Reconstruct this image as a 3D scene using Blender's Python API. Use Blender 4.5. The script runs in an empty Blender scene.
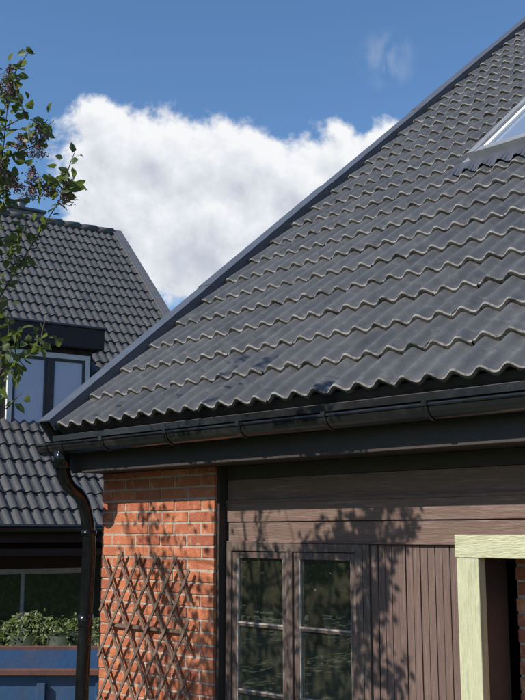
import bpy, math, random
from mathutils import Vector, Matrix
random.seed(7)
scene = bpy.context.scene
R = math.radians
GZ = -2.05          # ground level (eye level is z=0)

# ------------------------------------------------------------------ helpers
class MB:
    def __init__(s):
        s.v=[]; s.f=[]; s.m=[]; s.sm=[]; s.r=[]
    def vert(s,p,r=0.5):
        s.v.append(tuple(p)); s.r.append(r); return len(s.v)-1
    def face(s,idx,m=0,sm=False):
        s.f.append(tuple(idx)); s.m.append(m); s.sm.append(sm)
    def hexa(s,c,m=0,r=None):
        r=random.random() if r is None else r
        i=[s.vert(p,r) for p in c]
        for q in ((0,3,2,1),(4,5,6,7),(0,1,5,4),(1,2,6,5),(2,3,7,6),(3,0,4,7)):
            s.face([i[k] for k in q],m)
    def box(s,x0,x1,y0,y1,z0,z1,m=0,r=None,T=None):
        c=[(x0,y0,z0),(x1,y0,z0),(x1,y1,z0),(x0,y1,z0),(x0,y0,z1),(x1,y0,z1),(x1,y1,z1),(x0,y1,z1)]
        if T: c=[T(p) for p in c]
        s.hexa(c,m,r)
    def tube(s,pts,rad,n=8,m=0,r=0.5,cap=True):
        pts=[Vector(p) for p in pts]
        if not hasattr(rad,'__len__'): rad=[rad]*len(pts)
        rings=[]; prev=None
        for k,p in enumerate(pts):
            if k==0: t=pts[1]-p
            elif k==len(pts)-1: t=p-pts[k-1]
            else: t=(pts[k+1]-p).normalized()+(p-pts[k-1]).normalized()
            t.normalize()
            if prev is None:
                a=Vector((0,0,1)) if abs(t.z)<.9 else Vector((1,0,0))
                nrm=t.cross(a).normalized()
            else:
                nrm=(prev-t*prev.dot(t)).normalized()
            prev=nrm; b=t.cross(nrm)
            rings.append([s.vert(p+(nrm*math.cos(2*math.pi*j/n)+b*math.sin(2*math.pi*j/n))*rad[k],r) for j in range(n)])
        for k in range(len(rings)-1):
            for j in range(n):
                s.face((rings[k][j],rings[k][(j+1)%n],rings[k+1][(j+1)%n],rings[k+1][j]),m,True)
        if cap:
            s.face(rings[0][::-1],m); s.face(rings[-1],m)
    def obj(s,name,mats,parent=None,bevel=0,loc=None,rotz=0):
        me=bpy.data.meshes.new(name); me.from_pydata(s.v,[],s.f)
        for mt in mats: me.materials.append(mt)
        me.polygons.foreach_set('material_index',s.m)
        me.polygons.foreach_set('use_smooth',s.sm)
        a=me.attributes.new('rnd','FLOAT','POINT'); a.data.foreach_set('value',s.r)
        me.update()
        o=bpy.data.objects.new(name,me); scene.collection.objects.link(o)
        if parent: o.parent=parent
        if loc: o.location=loc
        o.rotation_euler=(0,0,rotz)
        if bevel:
            b=o.modifiers.new('bev','BEVEL'); b.width=bevel; b.segments=2; b.limit_method='ANGLE'
        return o
def empty(name,loc=(0,0,0),rotz=0):
    e=bpy.data.objects.new(name,None); scene.collection.objects.link(e)
    e.location=loc; e.rotation_euler=(0,0,rotz); e.empty_display_size=.3; return e

def mat(name,c1,c2=None,rough=.7,scale=8,bump=.0,bscale=60,spec=.5,metal=0,rnd=0.0,stretch=(1,1,1),coat=0,c3=None,c3amt=.3,bdist=.01,c3s=.37,c3lo=.52,c3hi=.66):
    m=bpy.data.materials.new(name); m.use_nodes=True
    nt=m.node_tree; N=nt.nodes; L=nt.links
    b=N['Principled BSDF']; b.inputs['Roughness'].default_value=rough
    b.inputs['Specular IOR Level'].default_value=spec; b.inputs['Metallic'].default_value=metal
    b.inputs['Coat Weight'].default_value=coat
    tc=N.new('ShaderNodeTexCoord'); mp=N.new('ShaderNodeMapping'); mp.inputs['Scale'].default_value=stretch
    L.new(tc.outputs['Object'],mp.inputs['Vector'])
    c2=c2 or tuple(x*.7 for x in c1)
    n=N.new('ShaderNodeTexNoise'); n.inputs['Scale'].default_value=scale; n.inputs['Detail'].default_value=5; n.inputs['Roughness'].default_value=.65
    L.new(mp.outputs[0],n.inputs['Vector'])
    rp=N.new('ShaderNodeMapRange'); rp.inputs[1].default_value=.3; rp.inputs[2].default_value=.7
    L.new(n.outputs['Fac'],rp.inputs[0])
    fac=rp.outputs[0]
    if rnd:
        at=N.new('ShaderNodeAttribute'); at.attribute_name='rnd'
        mx=N.new('ShaderNodeMix'); mx.inputs[0].default_value=rnd
        L.new(fac,mx.inputs[2]); L.new(at.outputs['Fac'],mx.inputs[3]); fac=mx.outputs[0]
    mc=N.new('ShaderNodeMix'); mc.data_type='RGBA'
    mc.inputs[6].default_value=(*c1,1); mc.inputs[7].default_value=(*c2,1); L.new(fac,mc.inputs[0])
    col=mc.outputs[2]
    if c3:
        n3=N.new('ShaderNodeTexNoise'); n3.inputs['Scale'].default_value=scale*c3s; n3.inputs['Detail'].default_value=7; n3.inputs['Roughness'].default_value=.75
        L.new(mp.outputs[0],n3.inputs['Vector'])
        r3=N.new('ShaderNodeMapRange'); r3.inputs[1].default_value=c3lo; r3.inputs[2].default_value=c3hi; r3.inputs[4].default_value=c3amt
        L.new(n3.outputs['Fac'],r3.inputs[0])
        m3=N.new('ShaderNodeMix'); m3.data_type='RGBA'; L.new(r3.outputs[0],m3.inputs[0]); L.new(col,m3.inputs[6]); m3.inputs[7].default_value=(*c3,1)
        col=m3.outputs[2]
    L.new(col,b.inputs['Base Color'])
    rr=N.new('ShaderNodeMapRange'); rr.inputs[3].default_value=max(.02,rough-.12*(rough>.15)); rr.inputs[4].default_value=min(1,rough+.12*(rough>.15))
    L.new(n.outputs['Fac'],rr.inputs[0]); L.new(rr.outputs[0],b.inputs['Roughness'])
    if bump:
        nb=N.new('ShaderNodeTexNoise'); nb.inputs['Scale'].default_value=bscale; nb.inputs['Detail'].default_value=4
        L.new(mp.outputs[0],nb.inputs['Vector'])
        bp=N.new('ShaderNodeBump'); bp.inputs['Strength'].default_value=bump; bp.inputs['Distance'].default_value=bdist
        L.new(nb.outputs['Fac'],bp.inputs['Height']); L.new(bp.outputs[0],b.inputs['Normal'])
    return m

M_tile=mat('concrete_tile',(.060,.060,.063),(.115,.113,.112),rough=.44,scale=7,bump=.40,bscale=55,rnd=.38,c3=(.21,.195,.17),c3amt=.6,bdist=.003,spec=.6,c3s=1.9,c3lo=.53,c3hi=.74)
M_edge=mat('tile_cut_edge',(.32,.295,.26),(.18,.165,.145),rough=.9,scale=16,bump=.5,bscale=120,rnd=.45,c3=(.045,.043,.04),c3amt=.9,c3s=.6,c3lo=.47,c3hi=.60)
M_tile_n=mat('concrete_tile_neighbour',(.060,.059,.061),(.095,.092,.09),rough=.6,scale=3,bump=.1,rnd=.5,c3=(.14,.13,.12),c3amt=.4)
M_edge_n=mat('tile_edge_neighbour',(.19,.18,.17),(.10,.10,.095),rough=.9,scale=9,rnd=.4)
M_flash=mat('coated_sheet_metal',(.095,.102,.122),(.07,.075,.088),rough=.42,scale=4,bump=.08,bscale=12,spec=.5,c3=(.13,.13,.13),c3amt=.4)
M_gut=mat('gutter_black_lacquer',(.010,.010,.011),(.017,.017,.018),rough=.2,scale=7,spec=.6,c3=(.07,.065,.055),c3amt=.35,bump=.06,bscale=25)
M_pipe=mat('downpipe_black_lacquer',(.005,.005,.006),(.009,.009,.010),rough=.17,scale=7,spec=.45,c3=(.04,.038,.036),c3amt=.25)
M_fascia=mat('fascia_dark_stain',(.030,.023,.020),(.048,.036,.030),rough=.6,scale=6,stretch=(1,8,14),bump=.2)
M_wood=mat('brown_wood_h',(.195,.118,.090),(.125,.077,.061),rough=.78,scale=5,stretch=(1,10,16),bump=.7,bscale=14,rnd=.3,c3=(.30,.22,.18),c3amt=.65,bdist=.006,c3s=.8)
M_woodv=mat('brown_wood_v',(.180,.112,.090),(.115,.073,.060),rough=.78,scale=5,stretch=(16,10,1),bump=.7,bscale=14,rnd=.40,c3=(.28,.21,.175),c3amt=.6,bdist=.006,c3s=.8)
M_frame=mat('window_frame_brown',(.135,.088,.070),(.085,.057,.047),rough=.5,scale=6,stretch=(8,8,2),bump=.3,bscale=25,c3=(.27,.23,.20),c3amt=.6,c3s=.8)
M_putty=mat('window_putty',(.46,.42,.36),(.22,.18,.15),rough=.7,scale=25)
M_brick=mat('brick',(.58,.185,.075),(.27,.070,.038),rough=.85,scale=14,bump=.9,bscale=60,rnd=.62,c3=(.66,.36,.22),c3amt=.6,bdist=.007,c3s=.6)
M_mortar=mat('mortar',(.50,.42,.34),(.34,.28,.22),rough=.95,scale=20,bump=.7,bscale=90)
M_trel=mat('trellis_wood',(.22,.14,.095),(.12,.075,.055),rough=.8,scale=14,bump=.4,rnd=.5)
M_raw=mat('raw_pine_frame',(.58,.57,.36),(.44,.44,.27),rough=.75,scale=7,stretch=(6,6,.8),bump=.6,bscale=30,c3=(.28,.32,.18),c3amt=.8,c3s=.7)
M_rawh=mat('raw_pine_beam',(.58,.57,.36),(.44,.44,.27),rough=.75,scale=7,stretch=(.8,6,6),bump=.6,bscale=30,c3=(.28,.32,.18),c3amt=.8,c3s=.7)
M_dark=mat('dark_painted_wood',(.022,.020,.020),(.035,.032,.03),rough=.6,scale=8)
M_white=mat('white_paint',(.78,.78,.76),(.68,.68,.66),rough=.45,scale=5)
M_bluef=mat('blue_gloss_paint',(.035,.10,.22),(.025,.07,.15),rough=.5,scale=4,c3=(.14,.09,.07),c3amt=.35,bump=.2,bscale=20)
M_rust=mat('rust_red_steel',(.17,.065,.045),(.08,.045,.035),rough=.8,scale=10,bump=.3)
M_bark=mat('bark',(.13,.10,.075),(.07,.055,.042),rough=.9,scale=14,stretch=(1,1,.3),bump=.7,bscale=40)
def leafmat(name,c1,c2,tr=.35):
    m=mat(name,c1,c2,rough=.5,scale=2.5,rnd=.8)
    nt=m.node_tree; N=nt.nodes; L=nt.links; b=N['Principled BSDF']; out=N['Material Output']
    t=N.new('ShaderNodeBsdfTranslucent'); t.inputs[0].default_value=(c1[0]*1.6,c1[1]*1.7,c1[2]*.8,1)
    mx=N.new('ShaderNodeMixShader'); mx.inputs[0].default_value=tr
    L.new(b.outputs[0],mx.inputs[1]); L.new(t.outputs[0],mx.inputs[2]); L.new(mx.outputs[0],out.inputs[0]); return m
M_leaf=leafmat('lilac_leaf',(.125,.160,.06),(.065,.092,.034),.38)
M_leaf2=leafmat('tree_leaf',(.05,.09,.022),(.085,.12,.035))
M_flower=mat('dried_flower',(.28,.18,.165),(.15,.10,.09),rough=.9,scale=30,rnd=.7)
M_hleaf=leafmat('hedge_leaf',(.15,.19,.07),(.26,.26,.13))
def glassmat(name,base,refl,rough=.01,spec=.5,mott=None):
    m=bpy.data.materials.new(name); m.use_nodes=True; nt=m.node_tree; N=nt.nodes; L=nt.links
    b=N['Principled BSDF']; b.inputs['Base Color'].default_value=(*base,1); b.inputs['Roughness'].default_value=.3; b.inputs['Specular IOR Level'].default_value=spec
    g=N.new('ShaderNodeBsdfGlossy'); g.inputs['Roughness'].default_value=rough; g.inputs['Color'].default_value=(.95,.97,1,1)
    tc=N.new('ShaderNodeTexCoord'); n=N.new('ShaderNodeTexNoise'); n.inputs['Scale'].default_value=2.2; n.inputs['Detail'].default_value=1
    L.new(tc.outputs['Object'],n.inputs['Vector'])
    if mott:  # mottled base colour paints speckled leaf reflections into the glass
        n2=N.new('ShaderNodeTexNoise'); n2.inputs['Scale'].default_value=18; n2.inputs['Detail'].default_value=8; n2.inputs['Roughness'].default_value=.7
        L.new(tc.outputs['Object'],n2.inputs['Vector'])
        r=N.new('ShaderNodeMapRange'); r.inputs[1].default_value=.45; r.inputs[2].default_value=.75; L.new(n2.outputs['Fac'],r.inputs[0])
        mc=N.new('ShaderNodeMix'); mc.data_type='RGBA'; mc.inputs[6].default_value=(*base,1); mc.inputs[7].default_value=(*mott,1)
        L.new(r.outputs[0],mc.inputs[0]); L.new(mc.outputs[2],b.inputs['Base Color'])
    bp=N.new('ShaderNodeBump'); bp.inputs['Strength'].default_value=.15; bp.inputs['Distance'].default_value=.01
    L.new(n.outputs['Fac'],bp.inputs['Height']); L.new(bp.outputs[0],g.inputs['Normal'])
    mx=N.new('ShaderNodeMixShader'); mx.inputs[0].default_value=refl
    L.new(b.outputs[0],mx.inputs[1]); L.new(g.outputs[0],mx.inputs[2]); L.new(mx.outputs[0],N['Material Output'].inputs[0]); return m
M_glass=glassmat('window_glass',(.030,.029,.018),.30,mott=(.065,.06,.038))
M_glass2=glassmat('roof_window_glass',(.30,.36,.44),.5)
M_glass3=glassmat('pale_lit_window_glass',(.68,.76,.90),.12,spec=.3)  # bluish-white light in the dormer panes is put into the base colour
M_glass4=glassmat('green_reflection_glass',(.05,.07,.035),.0,spec=.1,mott=(.12,.16,.06))  # green plant reflection painted as colour, no mirror layer

# ------------------------------------------------------------------ tiled roof generator
def tiles(name,T,ncol,nrow,mats,parent,N=20,g=.345,w=.30,A=.040,skip=None,th=.022,nose=.009):
    b=MB()
    for r in range(nrow):
        for c in range(ncol):
            if skip and skip(c*w,r*g): continue
            rr=random.random(); ds=random.uniform(-.007,.007); dh=random.uniform(-.002,.002); sk=random.uniform(-.006,.006); tl=random.uniform(-.0015,.0015)
            def HH(i): return A*(0.5-0.5*math.cos(2*math.pi*(i/N*2)))**1.15+tl*(i/N-.5)*2
            rows=[]
            for (s,hh) in ((0,-.007),(nose,0),(nose+.001,0),(.2,None),(.41,None)):
                row=[]
                for i in range(N+1):
                    base=.032*(1-s/g)+.004
                    row.append(b.vert(T(c*w+i/N*w,r*g+s+ds+sk*(i/N),HH(i)+base+(hh or 0)+dh),rr))
                rows.append(row)
            for k in range(4):
                for i in range(N):
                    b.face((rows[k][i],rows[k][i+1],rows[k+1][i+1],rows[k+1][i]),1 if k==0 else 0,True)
            fr=[];fb=[]
            for i in range(N+1):
                x=i/N*w
                fr.append(b.vert(T(c*w+x,r*g+ds+sk*(i/N),HH(i)+.036-.007+dh),rr))
                fb.append(b.vert(T(c*w+x,r*g+ds+sk*(i/N)+.002,HH(i)+.036-th-.007+dh),rr))
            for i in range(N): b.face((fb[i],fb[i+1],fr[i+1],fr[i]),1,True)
            fu=[b.vert(T(c*w+i/N*w,r*g+.12,HH(i)+.036-th-.02+dh),rr) for i in range(N+1)]
            for i in range(N): b.face((fu[i],fu[i+1],fb[i+1],fb[i]),0,True)
    return b.obj(name,mats,parent)

# ================================================================== MAIN HOUSE
house=empty('brick_house')
al=R(39.3); ca,sa=math.cos(al),math.sin(al)
EX,EY,EZ=-6.17,4.12,.715
def TR(x,s,h): return (EX+x, EY+s*ca-h*sa, EZ+s*sa+h*ca)
def TRt(p): return TR(*p)
SKX0,SKX1,SKS0,SKS1=1.83,2.71,3.36,4.75
tiles('roof_tiles',TR,28,28,[M_tile,M_edge],house,N=20,skip=lambda x,s: (SKX0+.05<x<SKX1-.3) and (SKS0+.3<s<SKS1-.5))
RL=28*.345
b=MB()
b.box(-.02,8.42,.08,RL+.05,-.04,-.005,0,T=TRt)
b.box(-.02,8.42,.03,.08,-.06,.012,0,T=TRt)
ridge=TR(0,RL+.08,0)
yr,zr=ridge[1],ridge[2]
def TB(p): x,s,h=p; return (EX+x, 2*yr-(EY+s*ca-h*sa), EZ+s*sa+h*ca)
b.box(-.02,8.42,0,RL+.10,-.04,.05,0,T=TB)
b.obj('roof_deck',[M_dark],house)
b=MB()
b.tube([(EX-.05,yr,zr+.05),(EX+8.45,yr,zr+.05)],.12,12,0)
b.obj('ridge_caps',[M_tile],house)
b=MB(); s=-.03; k=0
while s<RL:
    e=min(s+1.95,RL+.1); lift=.006*(k%2)
    b.box(-.115-lift,.030+lift,s,e+.03,.100+lift,.112+lift,0,T=TRt)
    b.box(.020+lift,.030+lift,s,e+.03,.02,.100+lift,0,T=TRt)
    b.box(-.115-lift,-.105-lift,s,e+.03,-.12,.100+lift,0,T=TRt)
    s=e; k+=1
b.obj('verge_flashing',[M_flash],house,bevel=.002)
b=MB(); b.box(-.103,-.068,.0,RL+.1,-.16,.095,0,T=TRt)
b.box(8.43,8.46,.0,RL+.1,-.16,.085,0,T=TRt); b.obj('barge_board',[M_fascia],house)

# skylight
b=MB()
x0,x1,s0,s1=SKX0,SKX1,SKS0,SKS1
b.box(x0,x0+.07,s0,s1,0,.155,0,T=TRt); b.box(x1-.07,x1,s0,s1,0,.155,0,T=TRt)
b.box(x0+.07,x1-.07,s0,s0+.09,0,.150,0,T=TRt); b.box(x0+.07,x1-.07,s1-.09,s1,0,.160,0,T=TRt)
b.box(x0+.072,x0+.12,s0+.092,s1-.092,.05,.135,1,T=TRt); b.box(x1-.12,x1-.072,s0+.092,s1-.092,.05,.135,1,T=TRt)
b.box(x0+.12,x1-.12,s0+.092,s0+.15,.05,.134,1,T=TRt); b.box(x0+.12,x1-.12,s1-.14,s1-.092,.05,.134,1,T=TRt)
b.box(x0+.12,x1-.12,s0+.15,s1-.14,.06,.11,2,T=TRt)
b.box(x0-.08,x0-.002,s0-.02,s1+.1,.03,.085,0,T=TRt); b.box(x1+.002,x1+.10,s0-.02,s1+.1,.03,.085,0,T=TRt)
b.obj('skylight',[mat('skylight_cladding',(.26,.27,.28),(.19,.195,.20),rough=.4,scale=5),M_white,M_glass2],house,bevel=.003)
b=MB(); n=192; wv=[]
for row,(sv,hv) in enumerate(((s0+.0,.10),(s0-.04,.085),(s0-.18,.05))):
    rw=[]
    for i in range(n+1):
        x=x0-.10+(x1-x0+.22)*i/n
        hh=.042*(0.5-0.5*math.cos(2*math.pi*x/.15))**1.15 if row==2 else .03*(row==1)
        rw.append(b.vert(TR(x,sv,hv*.55+hh+.022+(.003*math.cos(i*math.pi/2) if row else 0)),.5))
    wv.append(rw)
for k in range(2):
    for i in range(n): b.face((wv[k+1][i],wv[k+1][i+1],wv[k][i+1],wv[k][i]),0,False)
b.obj('skylight_apron',[M_flash],house)

# gutter
GY,GZc,GR=4.035,.598,.066
b=MB(); n=18; xs=(-6.19,2.2)
def arc(rad,x): return [b.vert((x,GY-rad*math.cos(math.pi*i/n),GZc-rad*math.sin(math.pi*i/n))) for i in range(n+1)]
o0,o1=arc(GR,xs[0]),arc(GR,xs[1]); i0,i1=arc(GR-.003,xs[0]),arc(GR-.003,xs[1])
for i in range(n):
    b.face((o0[i],o0[i+1],o1[i+1],o1[i]),0,True); b.face((i0[i+1],i0[i],i1[i],i1[i+1]),0,True)
cc=arc(GR+.002,xs[0]-.002); b.face(cc,0); c2=arc(GR+.002,xs[1]+.002); b.face(c2[::-1],0)
b.tube([(xs[0],GY-GR,GZc+.003),(xs[1],GY-GR,GZc+.003)],.009,8,0)
for xj in (-5.95,-1.9):
    pts0=arc(GR+.004,xj-.06); pts1=arc(GR+.004,xj+.06)
    for i in range(n): b.face((pts0[i],pts0[i+1],pts1[i+1],pts1[i]),0,True)
b.obj('rain_gutter',[M_gut],house)
b=MB()
for k in range(13):
    x=-6.08+.64*k; w=.014
    a0=[];a1=[]
    for i in range(n+1):
        for (lst,xx) in ((a0,x-w),(a1,x+w)):
            lst.append(b.vert((xx,GY-(GR+.006)*math.cos(math.pi*i/n*.97),GZc-(GR+.006)*math.sin(math.pi*i/n*.97))))
    for i in range(n): b.face((a0[i],a0[i+1],a1[i+1],a1[i]),0,True)
    b.box(x-w,x+w,GY-GR-.014,GY-GR-.004,GZc-.005,GZc+.022,0)
    b.box(x-w,x+w,GY-GR-.010,4.16,GZc+.017,GZc+.022,0)
o=b.obj('gutter_brackets',[M_gut],house)
so=o.modifiers.new('s','SOLIDIFY'); so.thickness=.004
b=MB(); b.box(-6.15,2.2,4.07,4.145,.665,.672,0); b.box(-6.15,2.2,4.066,4.072,.635,.672,0); b.obj('eaves_flashing',[M_gut],house)

# downpipe
b=MB()
def bez(P,n=10):
    out=[]
    for i in range(1,len(P)-1):
        a=(Vector(P[i-1])+Vector(P[i]))/2 if i>1 else Vector(P[0]); c=(Vector(P[i])+Vector(P[i+1]))/2 if i<len(P)-2 else Vector(P[-1]); q=Vector(P[i])
        for k in range(n+(i==len(P)-2)):
            t=k/n; out.append(a*(1-t)**2+q*2*t*(1-t)+c*t*t)
    return out
px,py=-6.06,4.315
path=bez([(-5.98,GY,.54),(-5.98,GY,.34),(px,py+.01,.24),(px+.01,py+.02,-.1)],9)+[Vector((px,py,-1.0)),Vector((px,py,GZ+.12)),Vector((px,py-.12,GZ+.05))]
b.tube(path,.048,16,0)
b.tube([(-5.98,GY,.56),(-5.98,GY,.44)],[.062,.054],16,0)
for z in (.02,-1.2): b.tube([(px+.008,py+.015,z),(px+.008,py+.015,z-.035)],.055,16,0)
b.box(px-.01,px+.01,py,4.41,-.03,-.01,0)
b.tube([(px+.004,py+.01,-.55),(px+.004,py+.01,-.63)],.053,16,0)
b.obj('downpipe',[M_pipe],house)

# fascia, soffit, frieze
b=MB()
b.box(-6.03,2.2,4.150,4.180,.545,.69,0); b.box(-6.03,2.2,4.142,4.178,.412,.545,0)
b.box(-6.03,2.2,4.178,4.52,.418,.430,0)
b.box(-6.15,-6.03,4.16,4.40,.44,.69,0)
b.box(-4.80,2.2,4.478,4.52,.335,.417,0)
b.obj('fascia_and_soffit',[M_fascia],house,bevel=.003)

# wood wall
WY=4.5
b=MB()
b.box(-4.80,2.2,WY-.012,WY+.03,.202,.333,0); b.box(-4.80,2.2,WY-.020,WY+.03,.072,.198,0); b.box(-4.80,2.2,WY-.010,WY+.03,-.058,.069,0)
b.box(-4.80,2.2,WY-.030,WY-.018,.186,.204,0)
b.box(-4.80,2.2,WY-.024,WY-.0105,-.058,-.046,0)
b.obj('horizontal_cladding',[M_wood],house,bevel=.003)
b=MB()
def vboards(xa,xb,z0=GZ+.25,z1=-.060):
    x=xa
    while x<xb-.01:
        w=min(.094,xb-x); b.box(x+.003,x+w-.003,WY-.004+random.uniform(-.002,.002),WY+.03,z0,z1,0)
        b.box(x+w*.5-.0015,x+w*.5+.0015,WY-.007,WY,z0,z1,0); x+=w
    b.box(xa,xb,WY+.012,WY+.04,z0,z1,1)
vboards(-3.70,-2.95); vboards(-1.88,2.2)
b.box(-4.80,-3.70,WY-.004,WY+.04,GZ+.25,-1.42,0)
b.obj('vertical_cladding',[M_woodv,M_dark],house,bevel=.0015)
b=MB(); b.box(-6.0,-2.95,4.42,4.60,GZ-.3,GZ+.25,0); b.box(-1.9,2.2,4.42,4.60,GZ-.3,GZ+.25,0)
b.obj('plinth',[mat('plinth_concrete',(.3,.29,.27),rough=.9,bump=.4)],house)

# brick pier (real bricks)
def brickwall(b,xa,xb,y,z0,z1,depth=.11,T=None,L=.25,H=.062,jt=.013):
    z=z0; row=0
    while z<z1-.01:
        h=min(H,z1-z); x=xa-(0 if row%2==0 else L/2+jt/2)+random.uniform(-.008,.008)
        while x<xb-.005:
            a=max(x,xa); e=min(x+L,xb)
            if e-a>.02:
                j=random.uniform(-.0025,.003); q=random.uniform(-.002,.002)
                b.box(a+q,e+q,y+j,y+depth-.02,z+q,z+h+q,0,T=T)
            x+=L+jt
        z+=H+jt; row+=1
    b.box(xa+.004,xb-.004,y+.005,y+depth,z0,z1-.004,1,r=.5,T=T)
b=MB(); brickwall(b,-6.0,-4.83,4.40,GZ+.25,.416)
brickwall(b,4.512,18.5,0,GZ,.40,T=lambda p:(-6.0+p[1],p[0],p[2]))
b.obj('brick_pier',[M_brick,M_mortar],house,bevel=.003)
b=MB(); brickwall(b,-2.80,-1.90,4.57,GZ+.1,.1); b.obj('porch_brick_wall',[M_brick,M_mortar],house,bevel=.003)
b=MB()
b.box(-4.845,-4.805,4.425,4.54,GZ+.25,.416,0)
b.obj('pier_return',[M_fascia],house)
b=MB()
yb=2*yr-4.4
for xx in (-5.93,2.1):
    i=[b.vert(p) for p in ((xx,4.56,GZ),(xx,yb,GZ),(xx,yb,.42),(xx,yr,zr-.1),(xx,4.56,.5))]
    b.face(i)
    if xx<0:
        y=4.6
        while y<yb-.1:
            top=.42+(min(y,2*yr-y)-4.4)*math.tan(al)
            b.box(xx-.04,xx-.01,y,y+.135,.40,max(.45,top+.05),0); y+=.14
b.box(-5.93,2.1,yb-.1,yb,GZ,.42,0)
b.obj('gable_walls',[M_woodv],house)
b=MB(); b.box(-5.8,2.0,5.6,5.65,GZ,.4,0); b.box(-5.9,2.1,4.7,5.6,GZ+.05,GZ+.1,0); b.obj('interior_partition',[M_dark],house)

# window
b=MB(); wx0,wx1,wz0,wz1=-4.80,-3.70,-1.42,-.06; FY=WY-.025
b.box(wx0,wx0+.05,FY,WY+.05,wz0,wz1,0); b.box(wx1-.05,wx1,FY,WY+.05,wz0,wz1,0)
b.box(wx0+.05,wx1-.05,FY,WY+.05,wz1-.045,wz1,0); b.box(wx0+.05,wx1-.05,FY,WY+.05,wz0,wz0+.05,0)
mid=(wx0+wx1)/2; b.box(mid-.022,mid+.022,FY-.005,WY+.05,wz0+.05,wz1-.045,0)
for (a,c) in ((wx0+.053,mid-.025),(mid+.025,wx1-.053)):
    zt=wz1-.049; zb=wz0+.054; st=.040; y0=FY+.010
    b.box(a,a+st,y0,WY+.04,zb,zt,0); b.box(c-st,c,y0,WY+.04,zb,zt,0)
    b.box(a+st,c-st,y0,WY+.04,zt-st,zt,0); b.box(a+st,c-st,y0,WY+.04,zb,zb+st,0)
    gh=(zt-zb-2*st)/3
    for k in (1,2):
        zz=zb+st+gh*k; b.box(a+st,c-st,y0+.004,WY+.03,zz-.013,zz+.013,0); b.box(a+st,c-st,y0+.001,y0+.004,zz+.002,zz+.012,1)
    b.box(a+st,a+st+.006,y0+.003,y0+.02,zb+st,zt-st,1); b.box(c-st-.005,c-st,y0+.003,y0+.02,zb+st,zt-st,1)
b.box(wx0-.02,wx1+.02,FY-.045,WY,wz0-.03,wz0-.004,0)
b.obj('window_frame',[M_frame,M_putty],house,bevel=.0025)
b=MB()
for (a,c) in ((wx0+.093,mid-.065),(mid+.065,wx1-.093)):
    b.box(a-.002,c+.002,FY+.03,FY+.036,wz0+.09,wz1-.08,0)
b.obj('window_glass_panes',[M_glass],house)
b=MB(); b.box(wx1+.001,wx1+.045,WY-.022,WY-.006,wz0,wz1,0); b.obj('window_trim',[M_frame],house,bevel=.002)

# door frame (raw timber) with dark jamb
b=MB()
fx0,fx1=-2.95,-1.88
b.box(fx0,fx0+.125,4.285,4.345,GZ+.1,-.118,0); b.box(fx1-.125,fx1,4.285,4.345,GZ+.1,-.118,0)
b.box(fx0-.005,fx1+.005,4.279,4.350,-.116,-.005,2)
b.box(fx0+.02,fx0+.125-.004,4.346,4.54,GZ+.1,-.112,1); b.box(fx1-.121,fx1-.02,4.346,4.56,GZ+.1,-.112,1)
b.box(fx0+.02,fx1-.02,4.351,4.46,-.110,-.03,1)
b.obj('porch_door_frame',[M_raw,M_dark,M_rawh],house,bevel=.004)

# trellis on the brick
trel=empty('garden_trellis')
b=MB(); xa,xb,za,zb=-5.92,-5.03,GZ+.35,-.17
ang=R(58); dx=math.cos(ang); dz=math.sin(ang)
def strip(x,z,sx,y):
    t0,t1=-9,9
    for (p,d,lo,hi) in ((x,sx*dx,xa,xb),(z,dz,za,zb)):
        a=(lo-p)/d; c=(hi-p)/d
        if a>c:a,c=c,a
        t0=max(t0,a); t1=min(t1,c)
    if t1-t0<.15: return
    t0-=random.uniform(.02,.05); t1+=random.uniform(.02,.06)
    w=.011; nx,nz=-dz,sx*dx
    jx=random.uniform(-.014,.014)
    P=[]
    for yy in (y,y+.008):
        for (t,sg) in ((t0,-1),(t1,-1),(t1,1),(t0,1)):
            P.append((x+jx*(1 if t==t0 else -1)+sx*dx*t+nx*w*sg,yy,z+dz*t+nz*w*sg))
    b.hexa(P,0)
for k in range(-12,22):
    strip(xa+k*.19,za,1,4.352); strip(xa+k*.19,za,-1,4.362)
b.obj('lattice_slats',[M_trel],trel,bevel=.001)
b=MB()
for z in (za+.3,-.62): b.box(-5.85,-5.1,4.371,4.397,z,z+.02,0)
b.obj('wall_battens',[M_trel],trel)

# ================================================================== NEIGHBOUR HOUSE
nb=empty('neighbour_house',(-17.85,13.26,6.5),R(78.4))
bl=math.atan(.953); cb,sb=math.cos(bl),math.sin(bl)
NL=6.75/cb
nX=-14.1
def TN(x,s,h): return (nX+x,-6.75+s*cb-h*sb,-6.43+s*sb+h*cb)
nr=int(NL/.345)
tiles('neighbour_roof_tiles',TN,47,nr,[M_tile_n,M_edge_n],nb,N=8,A=.042)
b=MB(); T=lambda p:TN(*p)
b.box(0,14.1,.1,NL,-.10,-.01,0,T=T)
b.box(0,14.1,0,NL,-.10,.04,0,T=lambda p:(nX+p[0],6.75-p[1]*cb+p[2]*sb,-6.43+p[1]*sb+p[2]*cb))
b.obj('neighbour_roof_deck',[M_tile_n],nb)
b=MB(); b.box(14.09,14.21,-.05,NL+.05,-.22,.10,0,T=T); b.box(14.0,14.12,-.05,NL+.05,.075,.096,0,T=T)
b.obj('neighbour_verge_board',[mat('grey_verge',(.16,.16,.165),(.12,.12,.12),rough=.5)],nb)
b=MB()
for k in range(35): b.tube([(nX+k*.4,0,.03),(nX+k*.4+.42,0,.04)],[.09,.10],10,0,r=random.random())
b.obj('neighbour_ridge_caps',[M_tile_n],nb)
b=MB()
b.box(nX+.3,-.35,-6.2,6.2,GZ-6.5,-6.25,0)
i=[b.vert(p) for p in ((-.35,-6.2,-6.25),(-.35,6.2,-6.25),(-.35,0,-.25))]; b.face(i)
b.obj('neighbour_walls',[M_dark],nb)
b=MB()
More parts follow.
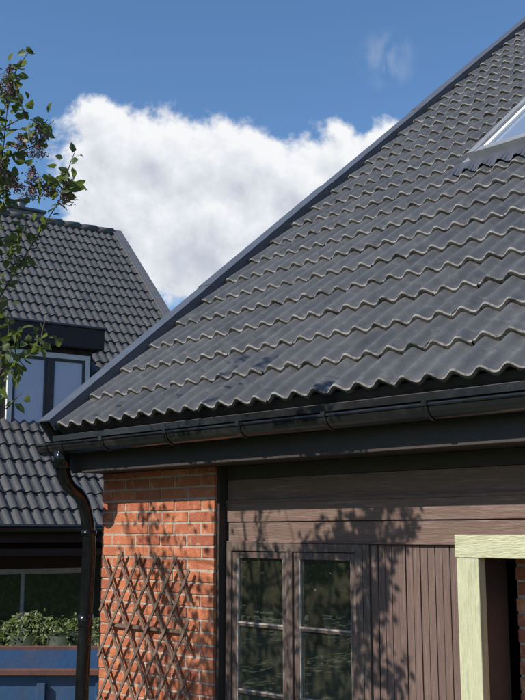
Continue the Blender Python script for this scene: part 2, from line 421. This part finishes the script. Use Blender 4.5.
b.box(nX,.1,-6.72,-6.68,-6.62,-6.42,0); b.box(nX,.1,-6.68,-6.2,-6.62,-6.6,0)
b.tube([(nX,-6.80,-6.44),(.1,-6.80,-6.44)],.065,10,1)
b.tube([(nX,-6.87,-6.40),(.1,-6.87,-6.40)],.012,6,2)
b.box(-7.6,-1.5,-6.68,-6.25,-6.80,-6.70,0)
b.obj('neighbour_eaves',[M_dark,M_gut,M_flash],nb)
b=MB()
for (a,c) in ((-6.6,-5.35),(-5.15,-3.2),(-2.9,-2.0)):
    b.box(a,c,-6.235,-6.202,-8.1,-6.98,0); b.box(a+.07,(a+c)/2-.03,-6.25,-6.236,-8.03,-7.05,1); b.box((a+c)/2+.03,c-.07,-6.25,-6.236,-8.03,-7.05,1)
b.obj('neighbour_ground_window',[mat('grey_window_frame',(.55,.54,.50)),M_glass4],nb,bevel=.004)
# dormer
b=MB()
dx0,dx1,dy=-4.22,-2.72,-5.10
b.box(dx0,dx1,dy+.03,-2.9,-5.3,-3.62,0)
b.box(dx0-.18,dx1+.12,dy-.16,-2.6,-3.62,-3.30,0)
b.box(dx0-.21,dx1+.15,dy-.19,-2.55,-3.30,-3.26,1)
b.obj('dormer_body',[M_dark,M_flash],nb,bevel=.01)
b=MB(); a,c,z0,z1=dx0+.10,dx1-.06,-4.98,-3.72
fw=.08
b.box(a,a+fw,dy-.03,dy+.03,z0,z1,0); b.box(c-fw,c,dy-.03,dy+.03,z0,z1,0); b.box(a+fw,c-fw,dy-.03,dy+.03,z1-fw,z1,0); b.box(a+fw,c-fw,dy-.03,dy+.03,z0,z0+fw,0)
m_=(a+c)/2
ia,ic,iz0,iz1=a+fw+.002,c-fw-.002,z0+fw+.002,z1-fw-.002; sw=.04
b.box(m_-.04,m_+.04,dy-.025,dy+.02,iz0,iz1,2)
for (p,q) in ((ia,m_-.042),(m_+.042,ic)):
    b.box(p,p+sw,dy-.020,dy+.02,iz0,iz1,2); b.box(q-sw,q,dy-.020,dy+.02,iz0,iz1,2)
    b.box(p+sw,q-sw,dy-.020,dy+.02,iz1-sw,iz1,2); b.box(p+sw,q-sw,dy-.020,dy+.02,iz0,iz0+sw,2)
    b.box(p+sw,q-sw,dy-.0,dy+.015,iz0+sw,iz1-sw,1)
b.box(a-.05,c+.05,dy-.10,dy-.035,z0-.04,z0-.005,0)
b.obj('dormer_window',[M_white,M_glass3,mat('dark_sash',(.07,.07,.075),(.05,.05,.055),rough=.4)],nb,bevel=.004)
b=MB(); b.box(-2.35,-1.55,.35,1.1,-1.2,.32,0); b.box(-2.4,-1.5,.3,1.15,.32,.38,1)
b.tube([(-1.95,.7,.38),(-1.95,.7,.62)],.10,10,1); b.tube([(-1.95,.7,.62),(-1.95,.7,.68)],[.16,.12],10,1)
b.obj('neighbour_chimney',[mat('chimney_render',(.2,.19,.18)),M_flash],nb,bevel=.01)

# ================================================================== SKIP (blue container)
sk=empty('waste_skip',(-8.75,4.85,GZ),R(45))
b=MB(); LX,LY,Hh=1.75,.85,.93
c=[(-LX*.8,-LY,.12),(LX*.8,-LY,.12),(LX*.8,LY,.12),(-LX*.8,LY,.12),(-LX,-LY,Hh),(LX,-LY,Hh),(LX,LY,Hh),(-LX,LY,Hh)]
i=[b.vert(p) for p in c]
for q in ((0,3,2,1),(0,1,5,4),(1,2,6,5),(2,3,7,6),(3,0,4,7)): b.face([i[k] for k in q],0)
i=[b.vert((p[0]*.97,p[1]*.96,p[2]+(.03 if p[2]<.5 else 0))) for p in c]
for q in ((0,1,2,3),(4,5,1,0),(5,6,2,1),(6,7,3,2),(7,4,0,3)): b.face([i[k] for k in q],0)
for k in range(7):
    x=-LX*.82+LX*1.64*k/6; b.box(x-.035,x+.035,-LY-.05,-LY-.002,.14,Hh-.08,0); b.box(x-.035,x+.035,LY+.002,LY+.05,.14,Hh-.08,0)
b.obj('skip_body',[M_bluef],sk,bevel=.004)
b=MB()
b.box(-LX-.05,LX+.05,-LY-.06,-LY+.03,Hh-.02,Hh+.03,0); b.box(-LX-.05,LX+.05,LY-.03,LY+.06,Hh-.02,Hh+.03,0)
b.box(-LX-.05,-LX+.04,-LY+.03,LY-.03,Hh-.02,Hh+.03,0); b.box(LX-.04,LX+.05,-LY+.03,LY-.03,Hh-.02,Hh+.03,0)
b.box(-LX*.8,LX*.8,-.6,-.45,0,.118,0); b.box(-LX*.8,LX*.8,.45,.6,0,.118,0)
b.obj('skip_rim_and_skids',[M_rust],sk,bevel=.006)

# ================================================================== FOLIAGE
def leaf(b,p,size,m=0,r=None,droop=.3):
    r=random.random() if r is None else r
    d=Vector((random.gauss(0,1),random.gauss(0,1),random.gauss(-droop,.6))).normalized()
    a=Vector((random.gauss(0,1),random.gauss(0,1),random.gauss(0,1))); sd=d.cross(a).normalized(); up=sd.cross(d)
    s=size*random.uniform(.6,1.2); p=Vector(p)
    P=[p, p+d*s*.3+sd*s*.33+up*s*.10, p+d*s*.72+sd*s*.22+up*s*.08, p+d*s*1.0-up*s*.05, p+d*s*.72-sd*s*.22+up*s*.08, p+d*s*.3-sd*s*.33+up*s*.10, p+d*s*.5]
    i=[b.vert(q,r) for q in P]
    for q in ((0,1,6),(1,2,6),(2,3,6),(3,4,6),(4,5,6),(5,0,6)): b.face([i[k] for k in q],m,True)
def curve(a,c,bend,n=6):
    a=Vector(a);c=Vector(c);L=(c-a).length
    o=Vector((random.gauss(0,1),random.gauss(0,1),abs(random.gauss(0,.5)))).normalized()*bend*L
    return [a*(1-t)+c*t+o*math.sin(math.pi*t) for t in [k/n for k in range(n+1)]]

random.seed(31)
lil=empty('lilac_tree')
wb=MB(); lb=MB(); fb=MB()
root=Vector((-5.0,1.75,GZ))
def twig(pts,r0,r1,nleaf,lsz,sp=.05,lo=.3):
    n=len(pts); wb.tube(pts,[r0+(r1-r0)*k/(n-1) for k in range(n)],6,0)
    for _ in range(nleaf):
        k=random.randrange(max(0,int(n*lo)),n-1); t=random.random(); p=pts[k]*(1-t)+pts[k+1]*t
        leaf(lb,p+Vector([random.gauss(0,sp) for _ in range(3)]),lsz)
def panicle(p,sz=.10):
    p=Vector(p); sz*=1.15
    for _ in range(170):
        t=random.random(); q=p+Vector((random.gauss(0,.026*(1.1-t)),random.gauss(0,.026*(1.1-t)),t*sz))
        s=.0065; r=random.random(); 
        d=[Vector([random.gauss(0,1) for _ in range(3)]).normalized()*s for _ in range(3)]
        i=[fb.vert(q+x,r) for x in (d[0],d[1],d[2],-d[0]-d[1])]
        fb.face((i[0],i[1],i[2])); fb.face((i[0],i[2],i[3])); fb.face((i[1],i[3],i[2]))
stems=[]
for (tx,ty,tz) in ((-5.6,1.6,1.2),(-5.2,2.0,1.7),(-4.75,1.9,1.5),(-4.55,2.1,.6),(-5.1,1.3,1.4),(-5.9,1.9,.9)):
    pts=curve(root+Vector((random.uniform(-.15,.15),random.uniform(-.1,.1),0)),(tx,ty,tz),.06,9)
    wb.tube(pts,[.035-.022*k/9 for k in range(10)],8,0); stems.append(pts)
targets=[((-4.10,2.40,2.10),1),((-4.04,2.46,1.94),0),((-4.00,2.50,1.80),1),((-3.90,2.60,1.57),1),((-4.06,2.446,1.33),0),((-4.14,2.42,2.02),0),((-4.03,2.50,1.60),1),
         ((-3.96,2.54,.84),0),((-4.07,2.44,.55),0),((-4.07,2.42,1.05),0),((-4.12,2.44,.70),0),((-4.10,2.40,1.48),0),
         ((-4.13,2.38,1.70),1),((-4.16,2.36,1.85),0),((-4.02,2.50,.74),0)]
for (t,fl) in targets:
    st=stems[random.choice((2,3,1))]; a=st[random.choice((6,7,8,9))]
    hi=t[2]>1.25
    main=curve(a,t,.07,8); twig(main,.009,.0025,50 if hi else 30,.060,.040,.5)
    for _ in range(6 if hi else 4):
        k=random.randrange(4,9); q=main[k]; e=q+Vector((random.uniform(-.05,.10),random.uniform(-.12,.08),random.uniform(-.04,.18)))
        twig(curve(q,e,.1,4),.004,.0015,13 if hi else 9,.055,.028,.1)
    if fl: panicle(t,.09); panicle(Vector(t)+Vector((-.05,-.06,-.03)),.07); panicle(Vector(t)+Vector((.02,-.01,-.07)),.06)
for _ in range(120):
    st=random.choice(stems); a=st[random.randrange(4,10)]
    c=Vector((random.gauss(-5.35,.62),random.gauss(1.85,.40),random.uniform(-.2,2.35)))
    lat=.707*(c.x+c.y); fw2=.707*(c.y-c.x)
    if lat/fw2>-.30: c=c+Vector((-.5,-.35,0))
    twig(curve(a,c,.08,6),.008,.002,20,.060,.09)
    if random.random()<.2: panicle(c,.09)
for (tx,ty,tz) in ((-5.30,1.95,3.35),(-5.0,2.05,3.1)):
    m_p=curve(stems[1][8],(tx,ty,tz),.05,8); twig(m_p,.014,.003,12,.055,.05,.55)
    for _ in range(2):
        q=m_p[random.randrange(6,9)]; twig(curve(q,q+Vector((random.uniform(-.2,.2),random.uniform(-.15,.15),random.uniform(0,.2))),.1,4),.005,.002,9,.055,.04,.1)
wb.obj('branches',[M_bark],lil); lb.obj('leaves',[M_leaf],lil); fb.obj('flower_heads',[M_flower],lil)

def tree(name,x,y,h,rad,nleaf,lsz,m=M_leaf2):
    e=empty(name,(x,y,GZ)); w=MB(); l=MB()
    trunk=curve((0,0,0),(random.uniform(-.3,.3),random.uniform(-.3,.3),h*.75),.03,8)
    w.tube(trunk,[.16-.12*k/8 for k in range(9)],10,0)
    cl=[]
    for _ in range(30):
        k=random.randrange(2,9); th=random.uniform(0,6.28); zz=random.uniform(.2,1)
        rr=rad*math.sqrt(max(.05,1-((zz-.55)/.5)**2))*random.uniform(.5,1.05)
        c=Vector((rr*math.cos(th),rr*math.sin(th),h*zz)); cl.append(c)
        w.tube(curve(trunk[min(k,8)],c,.08,5),[.05,.04,.03,.02,.014,.008],6,0)
    for _ in range(nleaf):
        c=random.choice(cl); rr=rad*.36
        leaf(l,c+Vector((random.gauss(0,rr*.55),random.gauss(0,rr*.55),random.gauss(0,rr*.42))),lsz)
    w.obj('trunk_and_limbs',[M_bark],e); l.obj('crown_leaves',[m],e)
tree('garden_tree',-13.5,-6.0,5.6,2.6,6000,.20)
tree('garden_tree.001',-9.5,-8.5,5.8,2.6,6000,.20)
tree('garden_tree.002',-18.5,-2.0,6.5,2.8,4000,.26)
tree('garden_tree.003',-11.5,-3.2,3.6,1.7,5000,.14)
tree('garden_tree.004',-17.0,-11.0,7.0,3.2,4000,.28)
def hedge(name,x0,y0,x1,y1,h,w,n,ls,m=M_hleaf):
    b=MB(); a=Vector((x0,y0,GZ)); d=Vector((x1-x0,y1-y0,0)); L=d.length; d.normalize(); nn=Vector((-d.y,d.x,0))
    core=MB()  # thick dark filler tubes stand in for the shade inside the hedge
    for k in range(int(L/.5)):
        p=a+d*(k*.5+.25); hh=h*random.uniform(.75,.86)
        core.tube([p,p+Vector((random.uniform(-.1,.1),random.uniform(-.1,.1),hh))],[w*.36,w*.22],8,0)
    for _ in range(n):
        t=random.random()*L; z=h*random.random()**.6; wv=w*.5*(1+.25*math.sin(t*2.3)+.15*math.sin(t*5.1))
        z*= 1+.07*math.sin(t*3.1)+.05*math.sin(t*7.7)+random.gauss(0,.03)
        leaf(b,a+d*t+nn*random.uniform(-wv,wv)+Vector((0,0,z)),ls)
    e=empty(name); core.obj('hedge_shade_core',[mat('hedge_shade',(.025,.035,.015))],e); b.obj('hedge_leaves',[m],e)
hedge('garden_hedge',-14.2,4.1,-8.4,9.6,1.02,.9,14000,.055)
hedge('boundary_hedge',-26,-12,4,-19,2.2,1.4,7000,.24,M_leaf2)
b=MB()
for k in range(7000):
    th=random.uniform(0,2*math.pi); rr=random.uniform(85,110); hh=(5+3*math.sin(th*7)+2*math.sin(th*17+1))*random.random()**.7
    leaf(b,(rr*math.cos(th),rr*math.sin(th),GZ+hh),2.8)
b.obj('distant_treeline',[M_leaf2])

# ground
b=MB(); i=[b.vert(p) for p in ((-900,-900,GZ),(900,-900,GZ),(900,900,GZ),(-900,900,GZ))]; b.face(i)
b.obj('ground',[mat('lawn',(.055,.085,.028),(.085,.10,.04),rough=.95,scale=1.5,bump=.6,bscale=40,c3=(.12,.10,.06),c3amt=.4)])
b=MB(); b.box(-6.6,2.6,2.9,4.40,GZ-.05,GZ+.02,0)
b.obj('paving',[mat('gravel_paving',(.26,.25,.23),(.16,.155,.145),rough=.95,scale=30,bump=.8,bscale=80)])

# ================================================================== SKY
sund=Vector((-.22,-.85,.69)).normalized()
el=math.asin(sund.z); az=math.atan2(sund.x,sund.y)
w=bpy.data.worlds.new('World'); scene.world=w; w.use_nodes=True
w.cycles.sampling_method='MANUAL'; w.cycles.sample_map_resolution=128
nt=w.node_tree; N=nt.nodes; L=nt.links
bg=N['Background']; out=N['World Output']
sky=N.new('ShaderNodeTexSky'); sky.sky_type='NISHITA'; sky.sun_disc=False; sky.sun_elevation=el; sky.sun_rotation=az
sky.ozone_density=4.0; sky.dust_density=.35; sky.air_density=1.0
hs=N.new('ShaderNodeHueSaturation'); hs.inputs['Saturation'].default_value=1.10; L.new(sky.outputs[0],hs.inputs['Color'])
L.new(hs.outputs[0],bg.inputs[0]); bg.inputs[1].default_value=.15
tc=N.new('ShaderNodeTexCoord')
F=Vector((-.702,.638,.315)).normalized(); Rv=Vector((F.y,-F.x,0)).normalized(); U=Rv.cross(F)
def vdot(v):
    n=N.new('ShaderNodeVectorMath'); n.operation='DOT_PRODUCT'; L.new(tc.outputs['Generated'],n.inputs[0]); n.inputs[1].default_value=v; return n.outputs['Value']
def mth(op,a,b=None,c=None,clamp=False):
    n=N.new('ShaderNodeMath'); n.operation=op; n.use_clamp=clamp
    for k,v in enumerate((a,b,c)):
        if v is None: continue
        if hasattr(v,'node'): L.new(v,n.inputs[k])
        else: n.inputs[k].default_value=v
    return n.outputs[0]
df=vdot(F); dfm=mth('MAXIMUM',df,.05)
cx=N.new('ShaderNodeCombineXYZ'); L.new(mth('DIVIDE',vdot(Rv),dfm),cx.inputs[0]); L.new(mth('DIVIDE',vdot(U),dfm),cx.inputs[1])
P=cx.outputs[0]
puffs=[(108,154,50),(158,158,54),(205,170,50),(248,176,58),(300,188,56),(345,166,42),(380,143,28),(125,222,66),(205,245,75),(290,260,80),(72,168,24),(398,130,12)]
def density(P):
    res=None
    for (x,y,r) in puffs:
        d=N.new('ShaderNodeVectorMath'); d.operation='DISTANCE'; L.new(P,d.inputs[0]); d.inputs[1].default_value=((x-215)/1040,(200-y)/1040,0)
        v=mth('SUBTRACT',r/1040.,d.outputs['Value'])
        res=v if res is None else mth('SMOOTH_MAX',res,v,.012)
    n=N.new('ShaderNodeTexNoise'); n.inputs['Scale'].default_value=20; n.inputs['Detail'].default_value=9; n.inputs['Roughness'].default_value=.58; n.inputs['Distortion'].default_value=.1
    L.new(P,n.inputs['Vector'])
    return mth('ADD',res,mth('MULTIPLY',mth('SUBTRACT',n.outputs['Fac'],.5),.085)), n.outputs['Fac']
D,nf=density(P)
off=N.new('ShaderNodeVectorMath'); off.operation='ADD'; L.new(P,off.inputs[0]); off.inputs[1].default_value=(.006,.011,0)
D2,nf2=density(off.outputs[0])
mask=N.new('ShaderNodeMapRange'); mask.interpolation_type='SMOOTHSTEP'; mask.inputs[1].default_value=-.003; mask.inputs[2].default_value=.014; L.new(D,mask.inputs[0])
rel=mth('SUBTRACT',D,D2)
sh=N.new('ShaderNodeMapRange'); sh.inputs[1].default_value=-.020; sh.inputs[2].default_value=.020; L.new(rel,sh.inputs[0])
hgt=N.new('ShaderNodeMapRange'); hgt.inputs[1].default_value=.075; hgt.inputs[2].default_value=.0; L.new(D,hgt.inputs[0])
lit=mth('ADD',mth('MULTIPLY',sh.outputs[0],.55),mth('MULTIPLY',hgt.outputs[0],.50),clamp=True)
cr=N.new('ShaderNodeValToRGB'); L.new(lit,cr.inputs[0])
cr.color_ramp.elements[0].position=.05; cr.color_ramp.elements[0].color=(.46,.50,.58,1)
cr.color_ramp.elements[1].position=.8; cr.color_ramp.elements[1].color=(.93,.94,.96,1)
e=cr.color_ramp.elements.new(.38); e.color=(.63,.67,.75,1)
bg2=N.new('ShaderNodeBackground'); L.new(cr.outputs[0],bg2.inputs[0]); bg2.inputs[1].default_value=1.0
# faint high haze streak
st=N.new('ShaderNodeVectorMath'); st.operation='MULTIPLY'; L.new(P,st.inputs[0]); st.inputs[1].default_value=(1.6,.9,1)
wn=N.new('ShaderNodeTexNoise'); wn.inputs['Scale'].default_value=40; wn.inputs['Detail'].default_value=7; wn.inputs['Distortion'].default_value=.3; L.new(st.outputs[0],wn.inputs['Vector'])
wd=N.new('ShaderNodeVectorMath'); wd.operation='DISTANCE'; L.new(P,wd.inputs[0]); wd.inputs[1].default_value=((383-215)/1040,(200-60)/1040,0)
wr=N.new('ShaderNodeMapRange'); wr.inputs[1].default_value=.032; wr.inputs[2].default_value=0; L.new(wd.outputs['Value'],wr.inputs[0])
wm=N.new('ShaderNodeMapRange'); wm.inputs[1].default_value=.40; wm.inputs[2].default_value=.75; L.new(wn.outputs['Fac'],wm.inputs[0])
wisp=mth('MULTIPLY',mth('MULTIPLY',wr.outputs[0],wm.outputs[0]),.32)
front=mth('GREATER_THAN',df,.3)
tot=mth('MULTIPLY',mth('MAXIMUM',mask.outputs[0],wisp),front,clamp=True)
mx=N.new('ShaderNodeMixShader'); L.new(tot,mx.inputs[0]); L.new(bg.outputs[0],mx.inputs[1]); L.new(bg2.outputs[0],mx.inputs[2]); L.new(mx.outputs[0],out.inputs[0])

sl=bpy.data.lights.new('sun','SUN'); sl.energy=5.0; sl.angle=R(.5); sl.color=(1,.95,.87)
so=bpy.data.objects.new('sun',sl); scene.collection.objects.link(so); so.rotation_euler=sund.to_track_quat('Z','Y').to_euler()

cam=bpy.data.cameras.new('camera'); co=bpy.data.objects.new('camera',cam); scene.collection.objects.link(co)
cam.sensor_fit='VERTICAL'; cam.sensor_height=36; cam.lens=1030/700*36; cam.clip_start=.05; cam.clip_end=3000
co.location=(0,0,0); co.rotation_euler=(R(100.1),0,R(45))
scene.camera=co
scene.view_settings.view_transform='Standard'; scene.view_settings.look='None'; scene.view_settings.exposure=0
